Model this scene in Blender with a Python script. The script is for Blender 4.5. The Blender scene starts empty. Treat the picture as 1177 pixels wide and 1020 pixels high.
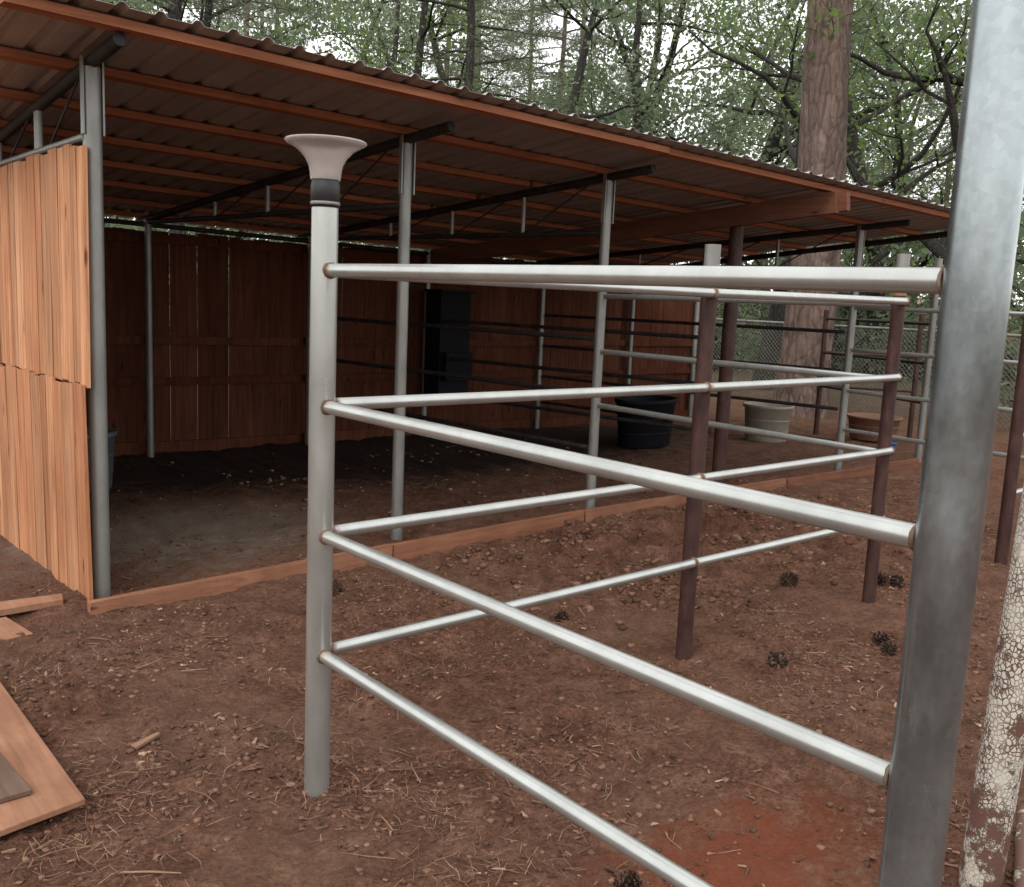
import bpy, math, random
import numpy as np
from mathutils import Vector, Matrix, noise
random.seed(7); rng=np.random.default_rng(7)
H=1.46
scene=bpy.context.scene
def link(o): scene.collection.objects.link(o); return o

# ------------------------------------------------------------------ materials
class NT:
    def __init__(s,name):
        m=bpy.data.materials.new(name); m.use_nodes=True; s.m=m; s.n=m.node_tree.nodes; s.l=m.node_tree.links
        s.b=s.n['Principled BSDF']; s.out=s.n['Material Output']
    def new(s,t,**k):
        n=s.n.new(t)
        for a,b in k.items():
            if a in n.inputs: 
                n.inputs[a].default_value=b
            else: setattr(n,a,b)
        return n
    def L(s,a,b): s.l.new(a,b)
    def coord(s,scale=(1,1,1),tone=False,warp=0):
        tc=s.new('ShaderNodeTexCoord'); mp=s.new('ShaderNodeMapping'); mp.inputs['Scale'].default_value=scale
        src=tc.outputs['Object']
        if warp:
            n=s.new('ShaderNodeTexNoise'); n.inputs['Scale'].default_value=4; n.inputs['Detail'].default_value=3; s.L(src,n.inputs['Vector'])
            m1=s.new('ShaderNodeVectorMath',operation='SCALE'); s.L(n.outputs['Color'],m1.inputs[0]); m1.inputs['Scale'].default_value=warp
            m2=s.new('ShaderNodeVectorMath',operation='ADD'); s.L(src,m2.inputs[0]); s.L(m1.outputs[0],m2.inputs[1]); src=m2.outputs[0]
        if tone:
            at=s.attr('tone'); mu=s.new('ShaderNodeVectorMath',operation='SCALE'); 
            cb=s.new('ShaderNodeCombineXYZ'); s.L(at,cb.inputs[0]); s.L(at,cb.inputs[1]); s.L(at,cb.inputs[2])
            s.L(cb.outputs[0],mu.inputs[0]); mu.inputs['Scale'].default_value=9.0
            ad=s.new('ShaderNodeVectorMath',operation='ADD'); s.L(src,ad.inputs[0]); s.L(mu.outputs[0],ad.inputs[1])
            s.L(ad.outputs[0],mp.inputs[0])
        else: s.L(src,mp.inputs[0])
        return mp.outputs[0]
    def attr(s,name):
        a=s.new('ShaderNodeAttribute'); a.attribute_name=name; return a.outputs['Fac']
    def noise(s,vec,scale,detail=4,rough=.55,dist=0):
        n=s.new('ShaderNodeTexNoise'); n.inputs['Scale'].default_value=scale; n.inputs['Detail'].default_value=detail
        n.inputs['Roughness'].default_value=rough; n.inputs['Distortion'].default_value=dist
        s.L(vec,n.inputs['Vector']); return n.outputs['Fac']
    def vor(s,vec,scale,feature='F1',out='Distance'):
        n=s.new('ShaderNodeTexVoronoi'); n.feature=feature; n.inputs['Scale'].default_value=scale; s.L(vec,n.inputs['Vector']); return n.outputs[out]
    def ramp(s,fac,stops):
        r=s.new('ShaderNodeValToRGB'); e=r.color_ramp.elements
        while len(e)<len(stops): e.new(.5)
        for i,(p,c) in enumerate(stops):
            e[i].position=p; e[i].color=(c if isinstance(c,tuple) else (c,c,c))[:3]+(1,)
        s.L(fac,r.inputs[0]); return r.outputs[0]
    def mix(s,fac,a,b,mode='MIX'):
        m=s.new('ShaderNodeMix'); m.data_type='RGBA'; m.blend_type=mode
        for v,i in ((fac,0),(a,6),(b,7)):
            if isinstance(v,(int,float)): m.inputs[i].default_value=v if i==0 else (v,v,v,1)
            elif isinstance(v,tuple): m.inputs[i].default_value=v[:3]+(1,)
            else: s.L(v,m.inputs[i])
        return m.outputs[2]
    def math(s,op,a,b=0):
        m=s.new('ShaderNodeMath',operation=op)
        for v,i in ((a,0),(b,1)):
            if isinstance(v,(int,float)): m.inputs[i].default_value=v
            else: s.L(v,m.inputs[i])
        return m.outputs[0]
    def bump(s,h,strength=.4,dist=.01):
        b=s.new('ShaderNodeBump'); b.inputs['Strength'].default_value=strength; b.inputs['Distance'].default_value=dist
        s.L(h,b.inputs['Height']); s.L(b.outputs[0],s.b.inputs['Normal'])
    def col(s,c):
        if isinstance(c,tuple): s.b.inputs['Base Color'].default_value=c[:3]+(1,)
        else: s.L(c,s.b.inputs['Base Color'])
    def rough(s,r):
        if isinstance(r,(int,float)): s.b.inputs['Roughness'].default_value=r
        else: s.L(r,s.b.inputs['Roughness'])

def wood(name,c_dark,c_mid,c_light,axis,stain=.5,rough=.8,spec=.3):
    t=NT(name); sc={'x':(1.2,26,26),'y':(26,1.2,26),'z':(26,26,1.2)}[axis]
    v=t.coord(sc,True); g=t.noise(v,1.0,6,.65,1.2)
    c=t.ramp(g,[(.28,c_dark),(.5,c_mid),(.72,c_light)])
    tone=t.attr('tone'); br=t.ramp(tone,[(0,(.62,.50,.44)),(.22,(.98,.84,.76)),(.42,(.78,.76,.76)),(.6,(.98,.90,.85)),(.8,(.88,.74,.66)),(1,(1.16,1.14,1.12))])
    c=t.mix(1.0,c,br,'MULTIPLY')
    v2=t.coord({'x':(1.5,6,6),'y':(6,1.5,6),'z':(6,6,1.5)}[axis],True)
    k=t.vor(v2,1.6); kn=t.ramp(k,[(.05,(.25,.16,.12)),(.13,(1,1,1))]); c=t.mix(.9,c,kn,'MULTIPLY')
    v3=t.coord((1,1,.6)); st=t.noise(v3,2.2,5,.6); sr=t.ramp(st,[(.35,(.62,.56,.52)),(.6,(1,1,1))]); c=t.mix(stain,c,sr,'MULTIPLY')
    t.col(c); t.rough(rough); t.b.inputs['Specular IOR Level'].default_value=spec; t.bump(g,.35,.004); return t.m
M={}
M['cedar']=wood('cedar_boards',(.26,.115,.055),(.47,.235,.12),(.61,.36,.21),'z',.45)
M['cedar_shaded']=wood('cedar_boards_inner_shaded',(.05,.018,.011),(.088,.033,.019),(.13,.053,.031),'z',.5,.9,.12)  # cedar again, base colour darkened to carry the shelter's interior shade
M['lumber_x']=wood('lumber_orange',(.24,.095,.05),(.36,.15,.08),(.45,.21,.12),'x',.35)
M['lumber_y']=wood('lumber_beam',(.10,.042,.026),(.15,.064,.04),(.21,.095,.058),'y',.35)
M['sill']=wood('dirty_sill',(.15,.068,.042),(.24,.115,.068),(.30,.155,.095),'x',.7)
M['ply']=wood('plywood_tan',(.24,.125,.078),(.31,.168,.105),(.36,.21,.135),'y',.8)
M['ply_grey']=wood('plywood_grey',(.09,.062,.047),(.14,.1,.075),(.18,.13,.1),'y',.8)

def galv(name,base,metal,r0,r1,dirt=.35,streak=.5,spk=.3,bmp=.05):
    t=NT(name); v=t.coord((1,1,1)); n1=t.noise(t.coord((1,1,.4)),20,3,.5); n2=t.noise(t.coord((3,3,1.2)),2.2,5,.65)
    c=t.ramp(n2,[(.3,tuple(x*(1-streak*.5) for x in base)),(.55,base),(.75,tuple(min(1,x*1.12) for x in base))])
    if spk>0:
        sp=t.vor(v,90,out='Color'); bw=t.new('ShaderNodeRGBToBW'); t.L(sp,bw.inputs[0]); c=t.mix(spk,c,t.ramp(bw.outputs[0],[(0,.76),(1,1.1)]),'MULTIPLY')
    r=t.attr('rust'); nn=t.noise(v,38,4,.7)
    f=t.math('ADD',t.math('MULTIPLY',r,1.0),t.math('MULTIPLY',t.math('SUBTRACT',nn,.5),.8)); f=t.ramp(f,[(.5,0.),(.7,1.)])
    sc=t.ramp(t.noise(t.coord((1,1,.35)),14,6,.72),[(.66,0.),(.76,dirt)])
    f2=t.mix(1.0,f,sc,'LIGHTEN')
    c=t.mix(f2,c,(.19,.095,.055)); t.col(c)
    bw2=t.new('ShaderNodeRGBToBW'); t.L(f2,bw2.inputs[0])
    t.L(t.math('MULTIPLY',t.math('SUBTRACT',1.0,bw2.outputs[0]),metal),t.b.inputs['Metallic'])
    t.rough(t.ramp(n1,[(.3,r0),(.7,r1)])); 
    if bmp: t.bump(n1,bmp,.001)
    return t.m
M['galv']=galv('galvanized_pipe',(.44,.45,.435),.75,.27,.36,.25,.3,0,0)
M['galv_dull']=galv('galvanized_dull',(.23,.228,.215),.5,.38,.5,.5,.55,.1)
M['galv_big']=galv('galvanized_gate_post',(.33,.365,.38),.85,.18,.34,.8,1.0,.45)
def rusty(name,a,b,c_,spec=.3):
    t=NT(name); v=t.coord(); n=t.noise(t.coord((1,1,.4)),22,6,.7); n2=t.noise(v,6,4,.6)
    c=t.ramp(n,[(.3,a),(.55,b),(.74,c_)]); c=t.mix(t.ramp(n2,[(.45,0.),(.75,.5)]),c,tuple(x*1.1 for x in c_)); t.col(c); t.rough(.55); t.b.inputs['Metallic'].default_value=.1
    t.b.inputs['Specular IOR Level'].default_value=spec; t.bump(n,.4,.002); return t.m
M['rust']=rusty('rusty_steel',(.022,.011,.01),(.045,.019,.016),(.085,.04,.032))
M['dark_pipe']=rusty('dark_pipe',(.012,.011,.012),(.026,.023,.022),(.055,.045,.04))
M['weld']=rusty('weld_bead',(.05,.03,.02),(.12,.075,.048),(.26,.2,.15))
t=NT('roof_sheet'); n=t.noise(t.coord((3,.8,3)),2,5,.6); c=t.ramp(n,[(.3,(.27,.25,.235)),(.7,(.39,.365,.35))]); t.col(c); t.b.inputs['Metallic'].default_value=.2; t.rough(.5); M['roof']=t.m
t=NT('peeling_paint'); v=t.coord((1,1,.75),warp=.02); e=t.vor(v,95,'DISTANCE_TO_EDGE'); n=t.noise(v,30,7,.75); n3=t.noise(v,9,3,.5)
z=t.new('ShaderNodeSeparateXYZ'); tc=t.new('ShaderNodeTexCoord'); t.L(tc.outputs['Object'],z.inputs[0])
hh=t.math('MULTIPLY',t.math('SUBTRACT',.55,z.outputs[2]),.2)
f=t.ramp(t.math('ADD',t.math('ADD',t.math('MULTIPLY',n,.6),t.math('MULTIPLY',n3,.4)),hh),[(.55,0.),(.58,1.)])
cr=t.ramp(e,[(.04,1.),(.13,0.)]); crk=t.mix(1.0,cr,t.ramp(n3,[(.32,.15),(.5,1.)]),'MULTIPLY')
f=t.mix(1.0,f,crk,'LIGHTEN'); pc=t.ramp(n,[(.3,(.38,.34,.28)),(.7,(.54,.51,.45))])
c=t.mix(f,pc,(.10,.045,.03)); t.col(c); t.rough(.7)
inv=t.new('ShaderNodeInvert'); t.L(f,inv.inputs[1]); t.bump(inv.outputs[0],.8,.003); M['peel']=t.m
# ground
t=NT('dirt'); v=t.coord(); a=t.noise(v,1.1,4,.6); b=t.noise(v,6,7,.78); s=t.noise(v,48,6,.8); f=t.noise(v,170,2,.6)
c=t.ramp(b,[(.27,(.075,.033,.022)),(.44,(.165,.076,.048)),(.57,(.245,.122,.079)),(.74,(.34,.20,.142))])
c=t.mix(.9,c,t.ramp(s,[(.3,(.36,.32,.30)),(.48,(.95,.92,.9)),(.68,(1.5,1.46,1.42))]),'MULTIPLY')
c=t.mix(t.ramp(a,[(.40,0.),(.68,.45)]),c,(.27,.155,.105))
fl=t.ramp(t.vor(t.coord((1,1.8,1),warp=.05),95),[(.08,1.),(.17,0.)]); c=t.mix(t.mix(1.0,fl,t.ramp(b,[(.42,0.),(.6,.55)]),'MULTIPLY'),c,(.38,.25,.175))
dk=t.ramp(t.vor(t.coord((1.5,1,1),warp=.08),38),[(.1,1.),(.26,0.)]); c=t.mix(t.mix(1.0,dk,t.ramp(a,[(.4,.85),(.6,.3)]),'MULTIPLY'),c,(.055,.026,.018))
tc=t.new('ShaderNodeTexCoord')
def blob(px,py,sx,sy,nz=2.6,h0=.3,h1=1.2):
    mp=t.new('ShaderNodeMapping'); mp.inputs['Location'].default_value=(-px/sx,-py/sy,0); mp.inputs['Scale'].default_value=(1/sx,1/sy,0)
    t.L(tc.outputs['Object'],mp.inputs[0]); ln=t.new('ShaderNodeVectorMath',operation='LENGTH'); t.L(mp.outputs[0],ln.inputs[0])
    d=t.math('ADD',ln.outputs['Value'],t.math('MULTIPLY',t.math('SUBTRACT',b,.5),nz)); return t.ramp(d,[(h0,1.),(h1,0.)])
c=t.mix(t.mix(1.0,blob(2.05,1.38,.62,.32),.7,'MULTIPLY'),c,(.32,.08,.036))
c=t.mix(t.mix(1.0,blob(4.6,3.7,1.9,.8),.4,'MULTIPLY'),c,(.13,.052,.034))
c=t.mix(t.mix(1.0,blob(2.1,5.5,1.2,.95),.8,'MULTIPLY'),c,(.38,.30,.235))
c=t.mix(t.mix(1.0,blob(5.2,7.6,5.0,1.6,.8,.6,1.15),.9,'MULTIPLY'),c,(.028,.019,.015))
ln=t.new('ShaderNodeVectorMath',operation='LENGTH'); t.L(tc.outputs['Object'],ln.inputs[0])
c=t.mix(t.ramp(t.math('DIVIDE',ln.outputs['Value'],40.0),[(.3,0.),(.5,.75)]),c,(.14,.13,.075))
t.col(c); t.rough(.95); t.b.inputs['Specular IOR Level'].default_value=.15
hb=t.math('ADD',t.math('MULTIPLY',b,.9),t.math('ADD',t.math('MULTIPLY',s,.7),t.math('MULTIPLY',f,.2))); t.bump(hb,1.0,.07); M['dirt']=t.m
def tonal(name,stops,rough=.85):
    t=NT(name); c=t.ramp(t.attr('tone'),stops); c=t.mix(.5,c,t.ramp(t.noise(t.coord(),40,3,.6),[(.3,.55),(.7,1.15)]),'MULTIPLY'); t.col(c); t.rough(rough); t.b.inputs['Specular IOR Level'].default_value=.2; return t.m
M['litter']=tonal('wood_chip',[(0,(.06,.03,.02)),(.45,(.15,.077,.05)),(.8,(.26,.15,.10)),(1,(.38,.26,.18))])
M['cone']=tonal('pine_cone_scales',[(0,(.02,.012,.01)),(.6,(.06,.034,.024)),(1,(.13,.08,.055))])
def leafmat(name,stops,trans,tcol):
    t=NT(name); c=t.ramp(t.attr('tone'),stops); d=t.new('ShaderNodeBsdfDiffuse'); t.L(c,d.inputs[0])
    tr=t.new('ShaderNodeBsdfTranslucent'); cc=t.mix(1.0,c,tcol,'MULTIPLY'); t.L(cc,tr.inputs[0])
    mx=t.new('ShaderNodeMixShader'); mx.inputs[0].default_value=trans; t.L(d.outputs[0],mx.inputs[1]); t.L(tr.outputs[0],mx.inputs[2]); t.L(mx.outputs[0],t.out.inputs[0]); return t.m
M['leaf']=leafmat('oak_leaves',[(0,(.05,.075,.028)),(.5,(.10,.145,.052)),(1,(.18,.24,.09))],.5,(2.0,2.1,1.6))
M['leaf_hazed']=leafmat('distant_leaves_hazed',[(0,(.09,.112,.068)),(.5,(.14,.172,.108)),(1,(.21,.245,.155))],.5,(1.9,1.95,1.85))  # leaf colours paled and greyed, atmospheric haze painted into the albedo
M['needle']=leafmat('pine_needle',[(0,(.07,.082,.058)),(.5,(.115,.13,.092)),(1,(.18,.195,.135))],.4,(1.8,1.85,1.75))
def bark(name,a,b,c_,sc,wp):
    t=NT(name); v=t.coord((1,1,.25),warp=wp); e=t.vor(v,sc,'DISTANCE_TO_EDGE'); n=t.noise(t.coord((1,1,.3)),sc*1.2,8,.78); pl=t.vor(v,sc,out='Color')
    c=t.ramp(n,[(.3,a),(.52,b),(.72,c_)]); bw=t.new('ShaderNodeRGBToBW'); t.L(pl,bw.inputs[0]); c=t.mix(.7,c,t.ramp(bw.outputs[0],[(.1,.65),(.9,1.25)]),'MULTIPLY')
    c=t.mix(t.mix(1.0,t.ramp(e,[(.0,.8),(.1,0.)]),t.ramp(n,[(.4,1.),(.6,.4)]),'MULTIPLY'),c,tuple(x*.4 for x in a)); t.col(c); t.rough(.9); t.bump(t.math('ADD',t.ramp(e,[(0,0.),(.25,.5)]),t.math('MULTIPLY',n,.9)),.9,.05); return t.m
M['pine_bark']=bark('pine_bark',(.075,.05,.04),(.14,.095,.075),(.23,.165,.135),9,.12)
M['oak_bark']=bark('oak_bark',(.018,.015,.013),(.036,.03,.025),(.08,.066,.056),20,.15)
def plain(name,c,r=.5,m=0,nz=.25,spec=.5):
    t=NT(name); n=t.noise(t.coord(),14,5,.65); t.col(t.ramp(n,[(.3,tuple(x*(1-nz) for x in c)),(.7,c)])); t.rough(r); t.b.inputs['Metallic'].default_value=m
    t.b.inputs['Specular IOR Level'].default_value=spec
    return t.m
M['black']=plain('black_plastic',(.007,.007,.010),.7,spec=.12)
M['tub']=plain('tan_tub',(.28,.25,.205),.6)
M['terra']=plain('brown_tub',(.20,.10,.06),.7)
M['blue']=plain('blue_plastic',(.05,.12,.35),.5)
M['grey_blue']=plain('grey_bucket',(.08,.10,.115),.5)
M['sleeve']=plain('black_sleeve',(.02,.02,.022),.5)
t=NT('frosted_plastic'); t.col((.60,.55,.52)); t.rough(.25); t.b.inputs['Transmission Weight'].default_value=.6; t.b.inputs['IOR'].default_value=1.25; M['frost']=t.m

# ------------------------------------------------------------------ mesh builder
class MB:
    def __init__(s): s.v=[];s.f=[];s.t=[];s.r=[];s.m=[];s.sm=[];s.mats=[]
    def mi(s,k):
        if k not in s.mats: s.mats.append(k)
        return s.mats.index(k)
    def add(s,vs,fs,mat,tone=None,rust=None,smooth=False):
        o=len(s.v); tone=random.random() if tone is None else tone
        s.v+= [tuple(p) for p in vs]; s.t+=[tone]*len(vs); s.r+= (rust if rust else [0.]*len(vs))
        k=s.mi(mat)
        for f in fs: s.f.append(tuple(i+o for i in f)); s.m.append(k); s.sm.append(smooth)
    def box(s,p0,p1,w,h,mat,up=(0,0,1),tone=None,jit=0):
        p0=Vector(p0);p1=Vector(p1);d=(p1-p0).normalized();u=Vector(up);sd=d.cross(u).normalized();u=sd.cross(d).normalized()
        vs=[]
        for p in (p0,p1):
            for a,b in ((-1,-1),(1,-1),(1,1),(-1,1)):
                vs.append(p+sd*(a*w/2)+u*(b*h/2)+Vector((random.uniform(-jit,jit),random.uniform(-jit,jit),random.uniform(-jit,jit))))
        s.add(vs,[(0,1,2,3),(7,6,5,4),(0,4,5,1),(1,5,6,2),(2,6,7,3),(3,7,4,0)],mat,tone)
    def tube(s,p0,p1,r,mat,seg=16,rust=(0,0),r1=None,tone=None,cap=True,sag=0):
        p0=Vector(p0);p1=Vector(p1);L=(p1-p0).length;d=(p1-p0)/L;r1=r if r1 is None else r1
        a=d.cross(Vector((0,0,1)) if abs(d.z)<.9 else Vector((1,0,0))).normalized();b=d.cross(a)
        ts=[0,.015,.04,.1] ; ts=[x for x in ts if x<L/2]; ts=ts+[L/2]+[L-x for x in reversed(ts)]
        vs=[];ru=[]
        for x in ts:
            q=x/L; rr=r*(1-q)+r1*q
            k=max(rust[0]*max(0,1-x/.08),rust[1]*max(0,1-(L-x)/.08))
            for i in range(seg):
                an=2*math.pi*i/seg; vs.append(p0+d*x+(a*math.cos(an)+b*math.sin(an))*rr); ru.append(k)
        fs=[]
        for j in range(len(ts)-1):
            for i in range(seg): fs.append((j*seg+i,j*seg+(i+1)%seg,(j+1)*seg+(i+1)%seg,(j+1)*seg+i))
        s.add(vs,fs,mat,tone,ru,True)
        if cap:
            n=len(ts)-1
            s.add([vs[i] for i in range(seg)],[tuple(reversed(range(seg)))],mat,tone,ru[:seg]); s.add([vs[n*seg+i] for i in range(seg)],[tuple(range(seg))],mat,tone,ru[-seg:])
    def lathe(s,c,prof,mat,seg=32,tone=None,sx=1,sy=1,rot=0):
        c=Vector(c); vs=[]
        for r,z in prof:
            for i in range(seg):
                a=2*math.pi*i/seg; x=r*sx*math.cos(a); y=r*sy*math.sin(a)
                vs.append(c+Vector((x*math.cos(rot)-y*math.sin(rot),x*math.sin(rot)+y*math.cos(rot),z)))
        fs=[(j*seg+i,j*seg+(i+1)%seg,(j+1)*seg+(i+1)%seg,(j+1)*seg+i) for j in range(len(prof)-1) for i in range(seg)]
        s.add(vs,fs,mat,tone,None,True)
    def ring(s,c,d,R,r,mat,seg=16,k=6):
        c=Vector(c);d=Vector(d).normalized();a=d.cross(Vector((0,0,1)) if abs(d.z)<.9 else Vector((1,0,0))).normalized();b=d.cross(a);vs=[]
        for i in range(seg):
            an=2*math.pi*i/seg; o=a*math.cos(an)+b*math.sin(an); rr=r*random.uniform(.7,1.35)
            for j in range(k):
                q=2*math.pi*j/k; vs.append(c+o*(R+rr*math.cos(q))+d*(rr*math.sin(q)))
        fs=[(i*k+j,((i+1)%seg)*k+j,((i+1)%seg)*k+(j+1)%k,i*k+(j+1)%k) for i in range(seg) for j in range(k)]
        s.add(vs,fs,mat,None,None,True)
    def build(s,name,parent=None,loc=None):
        me=bpy.data.meshes.new(name); me.from_pydata(s.v,[],s.f)
        for k in s.mats: me.materials.append(M[k])
        me.polygons.foreach_set('material_index',s.m); me.polygons.foreach_set('use_smooth',s.sm)
        me.attributes.new('tone','FLOAT','POINT').data.foreach_set('value',s.t)
        me.attributes.new('rust','FLOAT','POINT').data.foreach_set('value',s.r)
        me.update(); o=link(bpy.data.objects.new(name,me))
        if parent: o.parent=parent
        return o
def empty(name):
    e=link(bpy.data.objects.new(name,None)); return e

# ------------------------------------------------------------------ ground
PILES=[(3.3,4.1,.20,.05),(2.75,3.75,.14,.035),(4.1,4.15,.25,.06),(5.3,4.0,.35,.07),(3.9,3.2,.2,.03),(2.4,4.1,.15,.03),(.95,3.4,.2,.03),(1.3,2.75,.25,.03),(5.9,3.3,.3,.05),(4.9,3.4,.2,.05)]
def gh(x,y):
    r=math.hypot(x,y)
    h=.05*noise.noise(Vector((x*.5,y*.5,3)))+.024*noise.noise(Vector((x*2.1,y*2.1,9)))+.022*noise.noise(Vector((x*6,y*6,5)))+.015*noise.noise(Vector((x*15,y*15,1)))
    ch=math.exp(-((x-4.8)/2.4)**2-((y-3.7)/.8)**2)
    h+=ch*(.06*noise.noise(Vector((x*4,y*4,20)))+.075*noise.noise(Vector((x*9,y*9,30)))+.02)
    if r<9:
        for px,py,pr,ph in PILES:
            d2=((x-px)**2+(y-py)**2)/(pr*pr)
            if d2<4: h+=ph*math.exp(-d2)*(1+.9*noise.noise(Vector((x*20,y*20,7))))
    h-=.008
    if r>14: h+=(r-14)*.02*(1+.6*noise.noise(Vector((x*.06,y*.06,0))))
    return h
def axis(lo,hi,step):
    c=list(np.arange(lo,hi,step)); s=step; x=hi; R=[]
    while x<400: R.append(x); s*=1.22; x+=s
    s=step; x=lo-step; Ls=[]
    while x>-400: Ls.append(x); s*=1.22; x-=s
    return Ls[::-1]+c+R
ax=axis(-.6,6.5,.021); ay=axis(.8,5.2,.021)
vs=[(x,y,gh(x,y)+.008*noise.noise(Vector((x*34,y*34,2)))) for y in ay for x in ax]; nx=len(ax)
fs=[(j*nx+i,j*nx+i+1,(j+1)*nx+i+1,(j+1)*nx+i) for j in range(len(ay)-1) for i in range(nx-1)]
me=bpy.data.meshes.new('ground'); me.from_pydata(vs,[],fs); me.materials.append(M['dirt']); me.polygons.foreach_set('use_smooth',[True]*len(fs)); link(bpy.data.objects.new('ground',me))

# litter -------------------------------------------------
def sample(n,kx=(-.4,9),ky=(.9,8.2)):
    out=[]
    while len(out)<n:
        x=random.uniform(*kx);y=random.uniform(*ky);r=math.hypot(x,y)
        if r<1.2 or random.random()>min(1,(2.6/r)**1.6): continue
        if y>4.6 and random.random()<.7: continue
        if noise.noise(Vector((x*1.7,y*1.7,44)))+.35<random.random()*.85: continue
        if ((x-2.05)/.6)**2+((y-1.38)/.35)**2<1 and random.random()<.6: continue
        out.append((x,y))
    return out
mb=MB()
for x,y in sample(6500):
    L=random.choice([.006,.009,.012,.018,.03])*random.uniform(.6,1.2); a=random.uniform(0,6.28); z=gh(x,y)+.003
    d=Vector((math.cos(a),math.sin(a),random.uniform(-.3,.3)))*L/2
    mb.box(Vector((x,y,z))-d,Vector((x,y,z))+d,L*random.uniform(.12,.38),random.uniform(.0015,.0045),'litter',up=(random.uniform(-.6,.6),random.uniform(-.6,.6),1),tone=random.random()**1.7,jit=L*.12)
for x,y in sample(420):
    L=random.uniform(.04,.16);a=random.uniform(0,6.28);z=gh(x,y)+.006;p=Vector((x,y,z));r=random.uniform(.0012,.004)
    b=a+random.uniform(-.5,.5); q=p+Vector((math.cos(a),math.sin(a),random.uniform(0,.12)))*L*.5; w=q+Vector((math.cos(b),math.sin(b),random.uniform(-.12,.02)))*L*.5
    t_=random.uniform(.1,.8); mb.tube(p,q,r,'litter',5,tone=t_); mb.tube(q,w,r,'litter',5,r1=r*.5,tone=t_)
for x,y,L,a in ((1.02,2.95,.10,.4),(2.9,1.7,.08,.6)):
    z=gh(x,y)+.01; d=Vector((math.cos(a),math.sin(a),.05))*L/2; mb.box(Vector((x,y,z))-d,Vector((x,y,z))+d,.02,.009,'litter',tone=.7,jit=.004)
mb.build('wood_chip_litter')
mb=MB()
for cx,cy in sample(220):
    sp_=random.uniform(.05,.17)
    for k in range(random.randint(12,70)):
        x=cx+random.gauss(0,sp_);y=cy+random.gauss(0,sp_); L=random.uniform(.03,.11);a=random.uniform(0,6.28);z=gh(x,y)+random.uniform(.001,.012)
        d=Vector((math.cos(a),math.sin(a),random.uniform(-.1,.1)))*L/2; s_=Vector((-math.sin(a),math.cos(a),0))*.0009; p=Vector((x,y,z)); bnd=Vector((-math.sin(a),math.cos(a),.1))*L*random.uniform(-.12,.12)
        mb.add([p-d-s_,p+bnd-s_,p+d,p+bnd+s_,p-d+s_],[(0,1,3,4),(1,2,3)],'litter',random.uniform(.1,.95))
mb.build('pine_needle_litter')
mb=MB()
cl_=sample(5200)
for px,py,pr,ph in PILES:
    cl_+=[(px+random.gauss(0,pr*.7),py+random.gauss(0,pr*.7)) for _ in range(90)]
for x,y in cl_:
    r=random.uniform(.003,.012)*(2.0 if 3.0<x<7 and y>2.7 and random.random()<.6 else 1); z=gh(x,y)
    vs=[]
    for k in range(8):
        sx,sy,sz=((k&1)*2-1,(k>>1&1)*2-1,(k>>2)*2-1); vs.append((x+sx*r*random.uniform(.4,1),y+sy*r*random.uniform(.4,1),z+sz*r*random.uniform(.3,.7)+r*.2))
    mb.add(vs,[(0,1,3,2),(4,6,7,5),(0,4,5,1),(1,5,7,3),(3,7,6,2),(2,6,4,0)],'litter',random.uniform(.05,.68),None,True)
mb.build('dirt_clods')
def cone_obj(x,y,L=.09,tone=.3):
    mb=MB(); a=random.uniform(0,6.28); ax_=Vector((math.cos(a),math.sin(a),random.uniform(-.1,.4))).normalized(); u=ax_.cross(Vector((0,0,1))).normalized(); w=u.cross(ax_)
    c=Vector((x,y,gh(x,y)+L*.30)); N=64
    for i in range(N):
        q=i/N; th=i*2.39996; R=L*.46*math.sin(math.pi*(.14+.84*q))**.75*random.uniform(.85,1.1); p=c+ax_*(q-.5)*L*.95; o=u*math.cos(th)+w*math.sin(th); tip=p+o*R+ax_*L*.02; s_=o.cross(ax_)*L*.085
        mb.add([p+o*R*.15-s_*.3,p+o*R*.15+s_*.3,tip+s_,tip+o*L*.04+ax_*L*.03,tip-s_,tip+ax_*-.004],[(0,1,2,5),(0,5,4),(2,3,4,5),(0,1,2,3,4)],'cone',random.random())
    mb.lathe(c-Vector((0,0,L*.3)),[(0,0),(L*.12,L*.1),(L*.14,L*.3),(L*.1,L*.5),(0,L*.6)],'cone',8,.1)
    mb.build('pine_cone')
for x,y in [(3.02,3.15),(3.95,2.02),(4.02,2.1),(4.08,1.98),(3.4,2.22),(4.4,2.85),(4.5,2.9),(4.9,2.6),(5.0,2.55),(1.72,1.5),(2.3,4.0)]:
    cone_obj(x,y,random.uniform(.07,.105))

# ------------------------------------------------------------------ shed
shed=empty('horse_shelter')
def zr(x,y): return 2.395-.02*(x-1.36)-.095*(y-4.35)
front=[(1.36,4.49),(3.13,4.72),(4.73,4.70),(6.36,4.86),(7.98,4.75)]
back=[(1.36,8.33),(2.93,8.32),(4.43,8.30),(5.80,8.35),(7.44,8.4),(8.95,8.4)]
mb=MB()
for i,(x,y) in enumerate(front):
    if i==3: mb.tube((x,y,-.2),(x,y,zr(x,y)-.12),.055,'rust',20); continue
    mb.tube((x,y,-.2),(x,y,zr(x,y)-.02),.039 if i==0 else .034,'galv_dull',20,rust=(0,.6))
    for s_ in (-1,1): mb.box((x+s_*.042,y-.01,zr(x,y)-.30),(x+s_*.042,y-.01,zr(x,y)+.02),.03,.008,'galv_dull',up=(1,0,0))
for i,(x,y) in enumerate(back): mb.tube((x,y-.06,-.2),(x,y-.06,zr(x,y)),.03,'galv_dull',14)
mb.tube((9.55,4.79,-.2),(9.55,4.79,2.05),.034,'galv_dull',14)
mb.build('posts',shed)
mb=MB()
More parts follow.
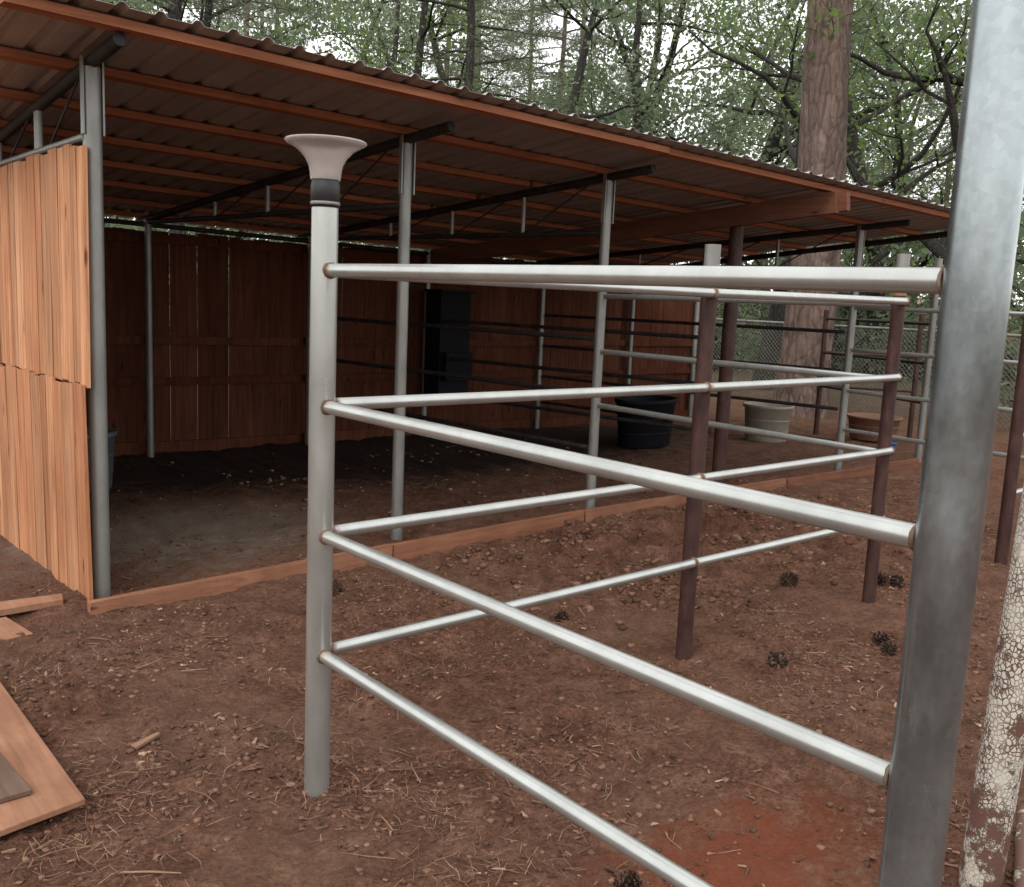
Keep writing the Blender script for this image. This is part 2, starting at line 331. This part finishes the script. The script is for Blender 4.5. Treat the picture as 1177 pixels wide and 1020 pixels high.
for i in (0,1,2,4):
    fx,fy=front[i];bx,by=back[i]; dx=(bx-fx)/(by-fy)
    P=lambda y,dz=0:(fx+dx*(y-fy),y,zr(fx+dx*(y-fy),y)+dz)
    mat='dark_pipe'
    mb.tube(P(4.12 if i==0 else 4.33),P(8.45),.028,mat,14)
    zc=zr(fx,8.3)-.02
    Q=lambda y:(fx+dx*(y-fy),y,zc)
    mb.tube(Q(fy),Q(8.3),.019,mat,10)
    for k in range(1,4):
        yy=fy+(8.3-fy)*k/4.6; mb.tube(Q(yy),P(yy),.016,'galv_dull',8); y2=fy+(8.3-fy)*(k-.85)/4.6; mb.tube(Q(yy),P(y2),.006,mat,6)
mb.tube((8.95,4.4,zr(8.9,4.4)),(8.95,8.4,zr(8.9,8.4)),.028,'dark_pipe',10)
for y in (8.28,): mb.tube((1.3,y,zr(1.3,y)-.045),(8.95,y,zr(8.95,y)-.045),.02,'dark_pipe',8)
mb.build('rafters',shed)
mb=MB()
ys=[4.12,4.75,5.38,6.0,6.62,7.24,7.86,8.42]
for y in ys:
    for (a,b) in ((.93,4.6),(4.62,9.0)): mb.box((a,y+random.uniform(-.02,.02),zr(a,y)+.028+.019),(b,y+random.uniform(-.02,.02),zr(b,y)+.028+.019),.089,.037,'lumber_x',tone=random.choice([.25,.6,.85,.95]))
mb.build('purlins',shed)
mb=MB()
b0=(6.36,3.99,zr(6.36,3.99)-.075);b1=(5.85,8.4,zr(5.85,8.4)-.075)
mb.box(b0,b1,.06,.15,'lumber_y'); mb.box((b0[0]+.063,b0[1]-.05,b0[2]+.012),(b1[0]+.063,b1[1],b1[2]+.012),.06,.13,'lumber_y')
mb.build('timber_beam',shed)
mb=MB(); xs=[];pitch=.15
x=.90
while x<9.02:
    for dx,dz in ((0,0),(.095,0),(.112,.018),(.132,.018)): xs.append((x+dx,dz))
    x+=pitch
yy=[3.97,5.0,6.4,7.6,8.75]; vs=[];vt=[]
for y in yy:
    for x,dz in xs:
        edge=.004*math.sin(x*9) if y==3.97 else 0
        vs.append((x,y+edge,zr(x,y)+.0685+dz))
n=len(xs); fs=[(j*n+i,j*n+i+1,(j+1)*n+i+1,(j+1)*n+i) for j in range(len(yy)-1) for i in range(n-1)]
mb.add(vs,fs,'roof'); ob=mb.build('roof_sheet',shed); md=ob.modifiers.new('s','SOLIDIFY'); md.thickness=.0015; md.offset=1
mb=MB(); y=4.44
for tier in (0,1):
    y=4.43
    while y<8.35:
        w=random.choice([.088,.10,.115,.135]); j=random.uniform(-.012,.012)
        z0,z1,xo=(gh(1.3,y)-.03,1.0+j-(y-4.4)*.012,1.296) if tier==0 else (1.004+random.uniform(-.01,.006)-(y-4.4)*.012,2.04+random.uniform(-.012,.012),1.309)
        mb.box((xo+random.uniform(-.004,.004),y+w/2,z0),(xo+random.uniform(-.004,.004)-(.012 if tier==0 else 0),y+w/2+random.uniform(-.003,.003),z1),w,.016,'cedar',up=(1,0,0)); y+=w+random.uniform(.002,.010)
mb.build('end_wall_boards',shed)
mb=MB()
for z in (.35,.95,1.5,1.95): mb.box((1.338,4.55,z),(1.338,8.3,z),.09,.037,'lumber_y',up=(1,0,0))
mb.tube((1.33,4.49,2.07),(1.33,8.3,2.07),.018,'galv_dull',10)
mb.tube((1.36,5.35,2.05),(1.36,5.35,zr(1.36,5.35)),.018,'galv_dull',10)
mb.build('end_wall_rails',shed)
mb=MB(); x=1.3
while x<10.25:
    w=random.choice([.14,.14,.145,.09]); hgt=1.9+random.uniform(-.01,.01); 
    mb.box((x+w/2,8.42,-.03),(x+w/2+random.uniform(-.004,.004),8.42,hgt),w,.016,'cedar_shaded' ,up=(0,1,0)); x+=w+(random.uniform(.001,.004) if random.random()<.75 else .009)
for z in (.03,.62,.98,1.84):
    for a,b in ((1.35,2.9),(2.96,4.4),(4.46,5.77),(5.83,7.41),(7.47,8.92),(8.98,10.2)): mb.box((a,8.393,z),(b,8.393,z+random.uniform(-.012,.012)),.037,.12 if z<.1 else .07,'cedar_shaded',tone=random.uniform(.6,1))
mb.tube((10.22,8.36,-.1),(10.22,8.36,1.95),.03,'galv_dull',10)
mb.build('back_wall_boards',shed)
mb=MB()
for a,b in (((1.24,4.27),(2.9,4.43)),((2.91,4.432),(4.5,4.54)),((4.52,4.545),(6.9,4.59)),((6.92,4.585),(9.2,4.62))):
    mb.box((a[0],a[1],.008),(b[0],b[1],.012),.04,.13,'sill')
mb.build('front_sill',shed)

def divider(name,p,q,zs,mat,r=.019):
    mb=MB()
    for z in zs:
        mb.tube((p[0],p[1],z),(q[0],q[1],z),r,mat,12)
    mb.build(name)
divider('stall_divider',(4.73,4.75),(4.43,8.2),(1.22,.84,.46),'dark_pipe',.017)
divider('stall_divider',(6.33,4.95),(5.8,8.25),(1.22,.84,.46),'dark_pipe',.017)
divider('stall_divider',(7.96,4.8),(7.46,8.3),(1.3,.95,.6,.3),'dark_pipe',.017)

# ------------------------------------------------------------------ pipe fence
fence=empty('pipe_fence')
ZS=(1.52,1.145,.775,.42)
mb=MB()
LP=(1.332,2.40)
mb.tube((LP[0],LP[1],-.25),(LP[0],LP[1],1.688),.0368,'galv',32)
P2=(3.108,2.485);P3=(4.57,2.474)
for z in ZS:
    r=.0185
    a=Vector((LP[0],LP[1]-.034,z-.003)); b=Vector((1.338,.659,z+{1.52:-.008,1.145:0,.775:.0,.42:-.01}[z]))
    mb.tube(a,b,r,'galv',28,rust=(.75,.5)); mb.ring(a,(b-a),r+.001,.0045,'weld'); mb.ring(b,(b-a),r+.0005,.0035,'weld')
mb.build('gate_side_panel',fence)
mb=MB()
for (x,y,top) in ((P2[0],P2[1],1.71),(P3[0],P3[1],1.765)):
    mb.tube((x,y,-.2),(x,y,1.56),.033,'rust',20); mb.tube((x,y,1.562),(x+.001,y,top),.032,'galv_dull',20,rust=(.9,.5))
for z in ZS:
    a=Vector((LP[0]+.034,LP[1],z)); b=Vector((P2[0]-.02,P2[1]-.036,z+.0)); c=Vector((P3[0],P3[1]-.038,z+.015))
    if z==1.52: a.z-=.004
    mb.tube(a,b,.0185,'galv',18,rust=(.75,.7)); mb.tube(b,c,.0185,'galv',18,rust=(.7,.7))
    mb.ring(a,b-a,.0195,.0045,'weld'); mb.ring(b,b-a,.0195,.005,'weld'); mb.ring(c,c-b,.019,.004,'weld')
    if z>.5:
        e=Vector((4.73,4.66,z-.01)); mb.tube((P3[0]-.01,P3[1]+.03,z),e,.0185,'galv',14,rust=(.6,.6))
mb.build('pen_panel',fence)
mb=MB()
mb.tube((6.07,2.45,-.2),(6.07,2.45,1.72),.038,'rust',18)
mb.tube((7.75,2.5,-.2),(7.75,2.5,1.72),.033,'rust',18)
for z in ZS: mb.tube((6.1,2.45,z),(7.72,2.5,z),.0185,'galv',12,rust=(.6,.6)); mb.tube((7.75,2.53,z),(7.95,4.7,z),.0185,'galv',12)
mb.build('far_pen_panel',fence)
mb=MB()
for x,y,h in ((10.3,6.47,1.5),(10.9,5.6,1.5),(9.8,7.9,1.9)): mb.tube((x,y,-.2),(x,y,h),.03,'rust',12)
for z in (1.4,1.0,.6): mb.tube((10.3,6.47,z),(9.57,4.8,z),.018,'dark_pipe',10); mb.tube((10.3,6.47,z),(10.9,5.6,z),.018,'rust',10)
mb.build('rusty_paddock_panel',fence)
mb=MB()
mb.tube((1.338,.615,-.3),(1.338,.615,2.75),.0435,'galv_big',48); 
o=mb.build('gate_post')
mb=MB()
mb.tube((2.47,.965,-.3),(2.53,.93,1.15),.052,'peel',32); mb.build('peeling_paint_post')
mb=MB()
mb.tube((2.35,.80,gh(2.3,.8)+.02),(2.9,1.02,gh(2.9,1)+.05),.02,'peel',16); mb.build('painted_pipe')

cap=empty('funnel_post_cap')
mb=MB(); c=(LP[0],LP[1],-.057)
mb.lathe(c,[(.030,1.74),(.0395,1.742),(.0395,1.80),(.036,1.815),(.036,1.822),(.033,1.826)],'sleeve'); mb.build('sleeve',cap)
mb=MB()
mb.lathe(c,[(.0355,1.748),(.0405,1.749),(.0405,1.756),(.0398,1.757)],'frost'); mb.build('band',cap)
mb=MB()
pr=[(.0405,1.815),(.0425,1.835),(.047,1.855),(.058,1.875),(.076,1.893),(.098,1.906),(.108,1.911),(.110,1.915),(.108,1.918),(.096,1.9115),(.074,1.898),(.056,1.880),(.0445,1.858),(.0395,1.835),(.0375,1.818)]
mb.lathe(c,pr,'frost',48); mb.lathe(c,[(.0,1.824),(.03,1.824),(.036,1.823)],'sleeve'); mb.build('funnel',cap)

# ------------------------------------------------------------------ boards on ground
def slab(name,pts,z,th,mat):
    mb=MB(); n=len(pts); vs=[(x,y,z) for x,y in pts]+[(x,y,z+th) for x,y in pts]
    fs=[tuple(reversed(range(n))),tuple(range(n,2*n))]+[(i,(i+1)%n,n+(i+1)%n,n+i) for i in range(n)]
    mb.add(vs,fs,mat,.6); o=mb.build(name); bv=o.modifiers.new('b','BEVEL'); bv.width=.002; return o
slab('plywood_sheet',[(-.35,2.58),(.50,2.595),(.745,2.64),(.75,3.95),(-.35,3.95)],.022,.019,'ply')
slab('plywood_sheet',[(-.4,2.70),(.635,2.74),(.61,3.07),(.40,3.35),(-.4,3.3)],.043,.016,'ply_grey')
slab('scrap_board',[(.25,4.03),(.97,4.09),(.93,4.36),(.2,4.30)],.018,.02,'ply')
slab('scrap_board',[(.72,4.42),(1.18,4.44),(1.2,4.53),(.72,4.56)],.02,.03,'ply')

# ------------------------------------------------------------------ tubs etc
def tub(name,x,y,r,h,mat,sx=1,sy=1,rot=0):
    mb=MB(); z=gh(x,y); mb.lathe((x,y,z),[(0,.01),(r*.82,0),(r*.86,.02),(r*.97,h*.9),(r*1.05,h*.92),(r*1.06,h),(r*.97,h),(r*.83,.05),(0,.05)],mat,36,None,sx,sy,rot)
    for k in (.3,.6): mb.lathe((x,y,z),[(r*(.86+.11*k),h*(k-.02)),(r*(.88+.12*k),h*k),(r*(.865+.12*k),h*(k+.02))],mat,36,None,sx,sy,rot)
    mb.build(name)
tub('feed_tub',9.33,6.5,.27,.42,'tub'); tub('water_trough',7.6,6.8,.28,.5,'black',1.6,.9,.2)
tub('brown_tub',10.6,5.9,.3,.28,'terra'); tub('blue_bucket',10.0,5.35,.07,.1,'blue'); tub('grey_bucket',2.05,7.1,.21,.42,'grey_blue')
mb=MB()
x,y=5.95,8.12; mb.box((x,y,.42),(x,y,1.5),.38,.26,'black',up=(0,1,0)); mb.box((x,y-.02,1.5),(x,y-.02,1.53),.42,.31,'black',up=(0,1,0)); mb.box((x,y-.17,.62),(x,y-.17,.9),.33,.1,'black',up=(0,1,0))
o=mb.build('hay_feeder')

# ------------------------------------------------------------------ chain link fence
mb=MB(); X=13.4; y0,y1=3.0,14.0; hh=1.25; g=.07
s=y0-hh
while s<y1:
    for sg in (1,-1):
        if sg==1: a=(s,0);b=(s+hh,hh)
        else: a=(s+hh,0);b=(s,hh)
        pa,pb=list(a),list(b)
        for p,q in ((pa,pb),(pb,pa)):
            if p[0]<y0: k=(y0-p[0])/(q[0]-p[0]) if q[0]!=p[0] else 0; p[1]+=k*(q[1]-p[1]);p[0]=y0
            if p[0]>y1: k=(y1-p[0])/(q[0]-p[0]) if q[0]!=p[0] else 0; p[1]+=k*(q[1]-p[1]);p[0]=y1
        if abs(pa[0]-pb[0])>.02: mb.tube((X+.003*sg,pa[0],pa[1]+.03),(X+.003*sg,pb[0],pb[1]+.03),.0038,'galv_dull',3,cap=False)
    s+=g
mb.tube((X,y0,hh+.03),(X,y1,hh+.03),.02,'galv_dull',10)
yy_=y0
while yy_<=y1+.01: mb.tube((X,yy_,-.1),(X,yy_,hh+.08),.025,'galv_dull',10); yy_+=2.75
mb.build('chain_link_fence')

# ------------------------------------------------------------------ trees
def tubes_mesh(segs,mat,name,leaf=None,leafmat=None):
    V_=[];F=[];T=[];MI=[]
    for pl,k in segs:
        o=len(V_)
        for j,(p,r) in enumerate(pl):
            d=(pl[min(j+1,len(pl)-1)][0]-pl[max(j-1,0)][0]).normalized()
            a=d.cross(Vector((.3,1,.1)) if abs(d.y)<.9 else Vector((1,0,0))).normalized();b=d.cross(a)
            for i in range(k):
                an=2*math.pi*i/k; V_.append(tuple(p+(a*math.cos(an)+b*math.sin(an))*r))
        for j in range(len(pl)-1):
            for i in range(k): F.append((o+j*k+i,o+j*k+(i+1)%k,o+(j+1)*k+(i+1)%k,o+(j+1)*k+i))
    nb=len(V_); T=[.5]*nb; MI=[0]*len(F)
    if leaf is not None:
        lv,lt=leaf; n=len(lv)//4; base=np.arange(n)*4+nb
        V_=V_+lv.tolist(); F=F+np.stack([base,base+1,base+2,base+3],1).tolist(); T=T+lt.tolist(); MI=MI+[1]*n
    me=bpy.data.meshes.new(name); me.from_pydata(V_,[],F); me.materials.append(M[mat])
    if leafmat: me.materials.append(M[leafmat])
    me.polygons.foreach_set('material_index',MI); me.polygons.foreach_set('use_smooth',[m==0 for m in MI])
    me.attributes.new('tone','FLOAT','POINT').data.foreach_set('value',T); me.update(); return me
def leaves(tips,per,sigma,L,W,flat=.6,dirs=None):
    n=len(tips)*per; c=np.repeat(np.array([tuple(t) for t in tips]),per,0)+rng.normal(0,1,(n,3))*np.array([sigma,sigma,sigma*flat])
    a=rng.normal(0,1,(n,3)); a/=np.linalg.norm(a,axis=1)[:,None]
    u=rng.normal(0,1,(n,3))*.8+np.array([0,0,1.0]); b=np.cross(a,u); b/=np.linalg.norm(b,axis=1)[:,None]+1e-6
    s=rng.uniform(.6,1.3,n)[:,None]; a=a*L/2*s; b=b*W/2*s
    v=np.stack([c-a,c+b-a*.1,c+a,c-b-a*.1],1).reshape(-1,3)
    ct=np.repeat(rng.uniform(0,1,len(tips)),per); t=np.clip(ct*.55+rng.uniform(0,1,n)*.45,0,1)
    return v,np.repeat(t,4)
def grow(seed,h,r0,first,spread,levels=4,lean=(0,0),kids=(2,4),up=.25,wob=.22,nmain=9):
    R=random.Random(seed); segs=[];tips=[]
    def br(p,d,L,r,lv):
        n=max(4,int(L/.45)); pl=[(p.copy(),r)];q=p.copy();dd=d.copy()
        for i in range(n):
            dd=(dd+Vector((R.gauss(0,wob),R.gauss(0,wob),R.gauss(0,wob*.7)+up*.08))).normalized(); q=q+dd*(L/n); pl.append((q.copy(),max(.004,r*(1-.8*(i+1)/n))))
            if lv>=levels-1: tips.append(q.copy())
        segs.append((pl,10 if lv==0 else 6 if lv==1 else 4))
        if lv<levels:
            for k in range(R.randint(*kids)):
                i=R.randint(max(1,n//3),n); a=R.uniform(0,6.28); e=R.uniform(.5,1.1)
                o=Vector((math.cos(a),math.sin(a),R.uniform(-.15,.6))); nd=(pl[i][0]-pl[i-1][0]).normalized()*.6+o*e
                br(pl[i][0],nd.normalized(),L*R.uniform(.45,.7),pl[i][1]*.65,lv+1)
        else: tips.append(q.copy())
    n=14; pl=[];q=Vector((0,0,-.3));dd=Vector((lean[0],lean[1],1)).normalized()
    for i in range(n+1):
        pl.append((q.copy(),r0*(1.25 if i==0 else 1)*(1-.75*i/n))); dd=(dd+Vector((R.gauss(0,.09),R.gauss(0,.09),.05))).normalized(); q=q+dd*h/n
    segs.append((pl,14))
    for k in range(nmain):
        i=min(n,int(n*(first+(1-first)*(k+R.random())/nmain))); a=k*2.4+R.uniform(-.5,.5)
        f=1-.5*(i/n); br(pl[i][0],Vector((math.cos(a),math.sin(a),R.uniform(.15,.7))).normalized(),spread*f*R.uniform(.7,1.1),pl[i][1]*.55,1)
    return segs,tips
def oak(name,seed,h,r0,first,spread,per,sig=.28,L=.12,W=.07,lean=(0,0),mat='leaf',levels=3,nmain=9):
    s,t=grow(seed,h,r0,first,spread,levels,lean,nmain=nmain); lv=leaves(t,per,sig,L,W); return tubes_mesh(s,'oak_bark',name,lv,mat)
def pine(name,seed,h,r0,first,spread,per,L=.2,W=.012,mat='needle',bark_='pine_bark'):
    R=random.Random(seed); segs=[];tips=[]; n=18; pl=[]; dx=R.uniform(-.02,.02)
    for i in range(n+1): pl.append((Vector((dx*h*i/n+.04*math.sin(i),.03*math.cos(i*1.3),-.3+h*i/n)),r0*(1.15 if i==0 else 1)*(1-.7*i/n)))
    segs.append((pl,24)); nb=int(h*4.2)
    for k in range(nb):
        f=first+(1-first)*k/nb; z=h*f; i=min(n-1,int(n*(z+.3)/h)); p=Vector((pl[i][0].x,pl[i][0].y,z)); a=k*2.4+R.uniform(-.4,.4); L_=spread*(1-.6*f)*R.uniform(.5,1.1); d=Vector((math.cos(a),math.sin(a),R.uniform(-.25,.2))).normalized()
        b=[(p.copy(),.03*spread/3)];m=7
        for j in range(m):
            d=(d+Vector((R.gauss(0,.1),R.gauss(0,.1),R.gauss(0,.06)-.02))).normalized(); p=p+d*L_/m; b.append((p.copy(),.028*spread/3*(1-(j+1)/(m+1))))
            if j>1:
                for sgn in (-1,1):
                    sd=(d.cross(Vector((0,0,1)))*sgn+d*.6+Vector((0,0,R.uniform(-.3,.3)))).normalized(); l2=L_*.28*R.uniform(.5,1.2); e=p+sd*l2; segs.append(([(p.copy(),.008),(p+sd*l2*.5+Vector((0,0,.03)),.006),(e,.003)],3)); 
                    if R.random()<.85: tips+= [e,p+sd*l2*.6]
        segs.append((b,5)); tips.append(p.copy())
    lv=leaves(tips,per,.11,L,W,.8); return tubes_mesh(segs,bark_,name,lv,mat)
def place(me,name,x,y,rot=0,s=1,parent=None,sz=1):
    o=link(bpy.data.objects.new(name,me)); o.location=(x,y,gh(x,y)-.05); o.rotation_euler=(0,0,rot); o.scale=(s,s,s*sz)
    if parent: o.parent=parent
    return o
place(pine('big_pine',3,22,.36,.34,3.2,14,.2,.013),'pine_tree',11.9,7.75)
place(oak('oakA',11,10,.24,.22,4.2,7,.22,.09,.06,(-.06,.05),nmain=10),'oak_tree',14.3,6.7,1.0)
place(oak('oakB',23,10,.20,.15,4.6,6,.22,.09,.06,(-.1,.0),nmain=11),'oak_tree',14.6,10.4,.3)
place(oak('oakC',5,10,.15,.2,4.0,7,.22,.09,.06),'oak_tree',9.0,15.0,2.0)
place(pine('pineB',8,15,.13,.12,3.4,14,.18,.011,bark_='oak_bark'),'pine_tree',5.6,14.5)
place(pine('pineC',9,14,.10,.10,3.2,14,.18,.011,bark_='oak_bark'),'pine_tree',10.2,13.6)
forest=empty('distant_trees')
var=[oak('far_oak_a',31,13,.2,.12,4.6,10,.36,.13,.09,mat='leaf_hazed',nmain=11),oak('far_oak_b',32,12,.16,.1,4.8,10,.36,.13,.09,mat='leaf_hazed',nmain=10),pine('far_pine_b',34,16,.13,.08,3.8,16,.22,.02)]
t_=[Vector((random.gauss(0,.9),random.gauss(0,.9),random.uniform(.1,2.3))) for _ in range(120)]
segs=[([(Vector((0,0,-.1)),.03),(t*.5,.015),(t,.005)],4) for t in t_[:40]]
bush=tubes_mesh(segs,'oak_bark','bush',leaves(t_,20,.22,.12,.08),'leaf_hazed')
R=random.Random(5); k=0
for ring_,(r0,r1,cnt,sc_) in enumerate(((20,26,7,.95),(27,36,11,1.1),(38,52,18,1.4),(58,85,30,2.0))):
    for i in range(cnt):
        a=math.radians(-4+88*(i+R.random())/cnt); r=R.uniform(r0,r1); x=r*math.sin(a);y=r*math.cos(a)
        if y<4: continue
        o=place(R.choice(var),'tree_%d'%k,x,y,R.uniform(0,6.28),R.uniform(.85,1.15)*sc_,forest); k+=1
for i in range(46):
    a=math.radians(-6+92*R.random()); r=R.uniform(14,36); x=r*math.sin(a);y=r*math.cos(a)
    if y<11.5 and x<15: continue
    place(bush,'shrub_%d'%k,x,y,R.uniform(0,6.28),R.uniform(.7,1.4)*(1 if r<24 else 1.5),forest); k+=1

# ------------------------------------------------------------------ world, sun, camera
w=bpy.data.worlds.new('World'); scene.world=w; w.use_nodes=True; nt=w.node_tree; bg=nt.nodes['Background']
sky=nt.nodes.new('ShaderNodeTexSky'); sky.sky_type='NISHITA'; sky.sun_disc=False; sky.sun_elevation=math.radians(46); sky.sun_rotation=math.radians(245); sky.air_density=1.0; sky.dust_density=2.0; sky.ozone_density=1.0
mxn=nt.nodes.new('ShaderNodeMix'); mxn.data_type='RGBA'; mxn.inputs[0].default_value=.78; mxn.inputs[7].default_value=(15.0,14.9,14.5,1)
nt.links.new(sky.outputs[0],mxn.inputs[6]); nt.links.new(mxn.outputs[2],bg.inputs[0]); bg.inputs[1].default_value=.15
sd=bpy.data.lights.new('sun','SUN'); sd.energy=1.5; sd.angle=math.radians(18); sd.color=(1,.95,.88); so=link(bpy.data.objects.new('sun',sd))
el=math.radians(46); az=math.radians(245); dirv=Vector((math.sin(az)*math.cos(el),math.cos(az)*math.cos(el),math.sin(el)))
so.rotation_euler=dirv.to_track_quat('Z','Y').to_euler(); so.location=dirv*30
cd=bpy.data.cameras.new('camera'); cam=link(bpy.data.objects.new('camera',cd)); cd.sensor_fit='HORIZONTAL'; cd.sensor_width=36; cd.lens=36*1109/1177; cd.clip_start=.05; cd.clip_end=2000
Xw=Vector((1327.5,107,-1109)).normalized(); Yw=Vector((-943.5,207,-1109)); Yw=(Yw-Xw*Yw.dot(Xw)).normalized(); Zw=Xw.cross(Yw)
Rm=Matrix((Xw,Yw,Zw)); cam.matrix_world=Matrix.Translation((0,0,H))@Rm.to_4x4()
scene.camera=cam
scene.view_settings.view_transform='Standard'; scene.view_settings.look='None'; scene.view_settings.exposure=0
